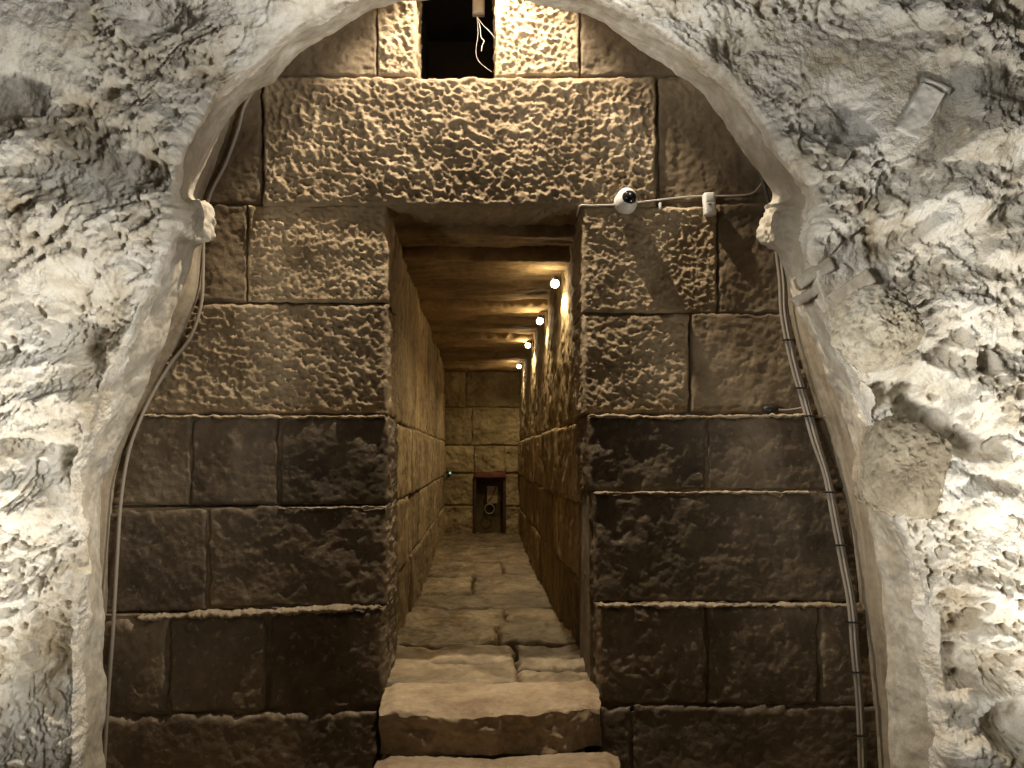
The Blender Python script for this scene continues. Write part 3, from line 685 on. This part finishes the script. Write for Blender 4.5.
# ================================================================ FITTINGS ON THE MASONRY
# security camera
def F(px, py, Y): return Vector(onY(px, py, Y))
cl = F(625, 203, -0.025)
t = empty('security_camera', cl); tag(t, 'white dome security camera beside the top right corner of the doorway', 'security camera')
# axis of the dome points at the viewer, a little right and up
ax = Vector((0.06, -1.0, -0.02)).normalized(); MX = Matrix.Translation(cl) @ ax.to_track_quat('Z', 'Y').to_matrix().to_4x4()
bm = bmesh.new(); lathe(bm, [(0.0, -0.01), (0.050, -0.01), (0.054, 0.0), (0.054, 0.018), (0.050, 0.026), (0.0, 0.028)], 36, MX)
bobj('base', bm, M['white_plastic'], t)
bm = bmesh.new(); MD = MX @ Matrix.Diagonal((0.98, 1.2, 1.0, 1))
lathe(bm, [(0.0, 0.02)] + [(0.052 * math.cos(a), 0.026 + 0.062 * math.sin(a)) for a in np.linspace(0, 1.16, 14)] + [(0.0, 0.083)], 40, MD)
bobj('housing', bm, M['white_plastic'], t)
bm = bmesh.new(); ML = MX @ Matrix.Translation((0.002, 0.003, 0.068))
lathe(bm, [(0.0, -0.01)] + [(0.035 * math.cos(a), 0.030 * math.sin(a)) for a in np.linspace(0, 1.5, 12)] + [(0.0, 0.0302)], 32, ML)
lens = bobj('lens', bm, M['dark_glass'], t); lens['label'] = 'black glass lens ball'
bm = bmesh.new(); lathe(bm, [(0.0, 0.0), (0.009, 0.0), (0.009, 0.004), (0.0, 0.006)], 16, ML @ Matrix.Translation((0, 0.006, 0.027)))
bobj('lens_glass', bm, M['black_plastic'], lens)
# motion sensor
sl = F(708, 206, -0.012)
t = empty('motion_sensor', sl); tag(t, 'small white upright sensor box on the cable right of the dome camera', 'sensor')
MS = Matrix.Translation(sl) @ Matrix.Rotation(math.radians(-3), 4, 'Y')
bm = bmesh.new(); rbox(bm, 0, -0.02, 0, 0.056, 0.045, 0.112, 0.012, MS); bobj('case', bm, M['white_plastic'], t)
bm = bmesh.new(); rbox(bm, -0.004, -0.043, -0.004, 0.016, 0.004, 0.005, 0.001, MS); bobj('status_window', bm, M['black_plastic'], t)
bm = bmesh.new(); rbox(bm, 0, -0.0405, 0.026, 0.040, 0.006, 0.034, 0.0025, MS); bobj('sensor_lens', bm, M['white_plastic'], t)
# wire along the wall
pts = [F(577, 216, 0.05), F(580, 206, -0.02), F(592, 205.5, -0.035), F(610, 205, -0.035), F(625, 204, -0.03), F(645, 201.5, -0.022), F(675, 198, -0.02), F(700, 196, -0.014), F(722, 196, -0.014), F(744, 195, -0.014), F(754, 192, -0.02), F(761, 184, -0.03), F(768, 172, -0.05)]
o = tube('wire', pts, 0.0042, M['cable_pale'], n=120); tag(o, 'pale thin wire strung along the wall from doorway corner through the dome camera', 'wire')
bm = bmesh.new(); p = F(660, 206, -0.016); rbox(bm, p.x, p.y, p.z, 0.012, 0.02, 0.03, 0.003); o = bobj('cable_clip', bm, M['white_plastic']); tag(o, 'tiny pale clip under the wire between dome camera and sensor', 'clip')
# conduit strips in the top right angle of the arch
for dx, lab in ((0, 'brown flat conduit in the upper right angle of the arch, nearer the sensor'), (9, 'brown flat conduit in the upper right angle of the arch, against the pale edge')):
    o = tube('conduit', [F(750 + dx, 140, -0.06), F(760 + dx, 172, -0.06), F(768 + dx, 200, -0.06), F(773 + dx, 228, -0.06), F(778 + dx * .6, 262, -0.05)], 0.009, M['cable_dark'], n=60); tag(o, lab, 'conduit')
# cable bundle on the right
cb = empty('cable_bundle', F(864, 768, -0.17)); tag(cb, 'bundle of grey cables tied together down the right edge of the masonry', 'cable')
bpx = [(777, 240, -.05), (782, 280, -.06), (784, 315, -.06), (793, 360, -.06), (804, 400, -.065), (815, 440, -.09), (826, 475, -.10), (834, 515, -.11), (843, 560, -.12), (851, 605, -.145), (855, 650, -.16), (859, 700, -.165), (862, 768, -.17), (863, 830, -.17)]
for k, (dx, m, r) in enumerate(((-2.3, 'cable_grey', 0.0075), (1.0, 'cable_mid', 0.006), (3.6, 'cable_dark', 0.0075))):
    rr = random.Random(k + 5)
    tube('cable', [F(x + dx * (1 + .25 * rr.uniform(-1, 1)), y, Y - 0.004 * (k == 1)) for x, y, Y in bpx], r, M[m], cb, n=160)
for (x, y, Y) in ((788, 340, -.06), (800, 388, -.065), (808.5, 416, -.08), (829, 492, -.105), (840, 545, -.118), (852.5, 622, -.152), (857, 672, -.163), (861, 735, -.168)):
    p = F(x + .5, y, Y); bm = bmesh.new(); rbox(bm, p.x, p.y, p.z, 0.052, 0.026, 0.008, 0.003, Matrix()); bobj('cable_tie', bm, M['black_plastic'], cb)
# black plug on the ledge, with its lead
p = F(770, 409, -0.035); t = empty('plug', p); tag(t, 'small black plug lying on the ledge left of the cable bundle', 'plug')
bm = bmesh.new(); lathe(bm, [(0.0, -0.035), (0.012, -0.034), (0.017, -0.015), (0.017, 0.018), (0.010, 0.034), (0.0, 0.036)], 16, Matrix.Translation(p) @ Matrix.Rotation(math.radians(85), 4, 'Y')); bobj('body', bm, M['black_plastic'], t)
tube('lead', [F(775, 409, -.035), F(784, 410, -.04), F(795, 409, -.05), F(805, 407, -.06)], 0.004, M['cable_grey'], t, n=24)
# left cable
lp = [(262, 78, -.02), (245, 105, -.02), (238, 130, -.02), (225, 165, -.02), (210, 195, -.02), (204, 225, -.02), (203, 270, -.02), (201, 305, -.02), (190, 338, -.02), (170, 365, -.025), (152, 395, -.04), (138, 425, -.06), (128, 455, -.07), (121, 500, -.08), (117, 560, -.10), (113, 630, -.125), (108, 700, -.13), (104, 768, -.135), (101, 830, -.14)]
o = tube('cable', [F(x, y, Y - 0.006) for x, y, Y in lp], 0.008, M['cable_grey'], n=220); tag(o, 'single thin grey cable curving down the left edge of the masonry', 'cable')
# junction box with loose wires in the vent
jb = F(478.5, 8, 0.21); t = empty('junction_box', jb); tag(t, 'small pale junction box with loose wires hanging in the square vent', 'junction box')
bm = bmesh.new(); rbox(bm, jb.x, jb.y, jb.z, 0.062, 0.03, 0.085, 0.006); bobj('case', bm, M['grey_plastic'], t)
bm = bmesh.new(); rbox(bm, jb.x, jb.y - .016, jb.z, 0.05, 0.006, 0.07, 0.002); bobj('lid', bm, M['cable_grey'], t)
for q in ([(477, 17), (480, 27), (481, 37), (484, 41), (482, 46), (481.5, 51)], [(477, 17), (483, 25), (489, 31), (494, 37), (496, 40)], [(477, 17), (478, 34), (476, 50), (478, 60), (485, 67), (492, 72)]):
    tube('wire', [F(x, y, 0.19 - 0.01 * i) for i, (x, y) in enumerate(q)], 0.0019 if q[-1][0] != 492 else 0.0011, M['cable_grey'], t, n=40)

# ================================================================ PASSAGE LAMPS
LP = [(555, 283, 'nearest the doorway'), (540, 320.5, 'second from the doorway'), (528, 345, 'third from the doorway'), (519, 366, 'deepest in the passage')]
def make_lamp(i, px, py, where):
    Xw = XR - 0.006; X = Xw - 0.034
    d = ray(px, py); tpar = (X - EYEN[0]) / d[0]; p = Vector(EYEN + d * tpar)
    t = empty('wall_lamp', p); tag(t, 'small glowing lamp high on the right passage wall, ' + where, 'wall lamp', 'small lamps along the right wall of the passage')
    bm = bmesh.new(); rbox(bm, Xw - 0.006, p.y, p.z + .012, 0.012, 0.05, 0.05, 0.003); bobj('back_plate', bm, M['lamp_metal'], t)
    bm = bmesh.new(); rbox(bm, Xw - 0.018, p.y, p.z + .030, 0.032, 0.012, 0.010, 0.002); bobj('arm', bm, M['lamp_metal'], t)
    bm = bmesh.new(); lathe(bm, [(0.0, 0.040), (0.016, 0.040), (0.020, 0.030), (0.020, 0.016), (0.0, 0.016)], 20, Matrix.Translation(p)); bobj('cap', bm, M['lamp_metal'], t)
    bm = bmesh.new(); lathe(bm, [(0.0, 0.022)] + [(0.026 * math.sin(a), 0.026 * math.cos(a) - .004) for a in np.linspace(0.6, 2.9, 12)] + [(0.0, -0.0302)], 24, Matrix.Translation(p)); bobj('bulb', bm, M['lamp_glow'], t)
    l = light('lamp_light', 'SPOT', (p.x - 0.004, p.y, p.z - 0.034), (p.x - 0.05, p.y, p.z - 1), 26, (1.0, 0.79, 0.48), 0.012, 150, 0.6)
    l2 = light('lamp_glow_light', 'POINT', (p.x - 0.045, p.y - 0.01, p.z - 0.02), (p.x, p.y, p.z - 1), 2.0, (1.0, 0.78, 0.46), 0.015)
    for q in (l, l2):
        q.parent = t; q.matrix_parent_inverse = Matrix.Translation(-p)
for i, a in enumerate(LP): make_lamp(i, *a)

# ================================================================ FAR NICHE
p = F(489.5, 533, Y1); t = empty('niche_frame', p); tag(t, 'dark wooden frame with red-brown top board around the niche at the passage end', 'frame')
def pbox(name, x0, y0, x1, y1, Ya, Yb, mat, parent, bev=0.004):
    a = onY(x0, y1, Ya); b = onY(x1, y0, Ya); bm = bmesh.new()
    rbox(bm, (a[0] + b[0]) / 2, (Ya + Yb) / 2, (a[2] + b[2]) / 2, b[0] - a[0], abs(Yb - Ya), b[2] - a[2], bev); return bobj(name, bm, M[mat], parent)
pbox('post', 473.3, 477, 476.3, 534, Y1 - .03, Y1 + .06, 'dark_wood', t); pbox('post', 503, 477, 506, 534, Y1 - .03, Y1 + .06, 'dark_wood', t)
o = pbox('top_board', 475, 472.5, 506, 477.5, Y1 - .06, Y1 + .05, 'red_wood', t); o['label'] = 'red-brown top board'
t = empty('hanging_panel', F(492, 494, Y1 + .10)); tag(t, 'small tan panel with a brown slanting mark hanging in the far niche', 'panel')
pbox('board', 487, 486, 497.5, 503.5, Y1 + .09, Y1 + .11, 'paper', t, .002)
pa = [F(489, 500, Y1 + .088), F(492, 496, Y1 + .088), F(495, 489, Y1 + .088), F(496, 486.8, Y1 + .088)]
tube('brown_mark', pa, 0.012, M['paper_brown'], t, n=20)
c = F(489.5, 509, Y1 + .08); bm = bmesh.new()
R_, r_ = 0.058, 0.010; ns, nr_ = 32, 10; vs = [[bm.verts.new((c.x + (R_ + r_ * math.cos(b)) * math.cos(a), c.y + r_ * math.sin(b), c.z + (R_ + r_ * math.cos(b)) * math.sin(a))) for b in np.arange(nr_) * 2 * np.pi / nr_] for a in np.arange(ns) * 2 * np.pi / ns]
for i in range(ns):
    for j in range(nr_): bm.faces.new((vs[i][j], vs[(i + 1) % ns][j], vs[(i + 1) % ns][(j + 1) % nr_], vs[i][(j + 1) % nr_]))
o = bobj('metal_ring', bm, M['steel']); tag(o, 'grey ring hanging just below the tan panel in the far niche', 'ring')
p = F(450, 473, Y1 - .03); t = empty('green_glint', p); tag(t, 'tiny pale green glint on the far wall near the left passage wall', 'glint')
bm = bmesh.new(); rbox(bm, p.x, p.y + .012, p.z, 0.034, 0.03, 0.05, 0.006); bobj('case', bm, M['grey_plastic'], t)
bm = bmesh.new(); lathe(bm, [(0, 0), (0.012, 0), (0.010, 0.008), (0, 0.011)], 16, Matrix.Translation((p.x, p.y - .004, p.z)) @ Matrix.Rotation(math.radians(90), 4, 'X')); bobj('lens', bm, M['green_glass'], t)
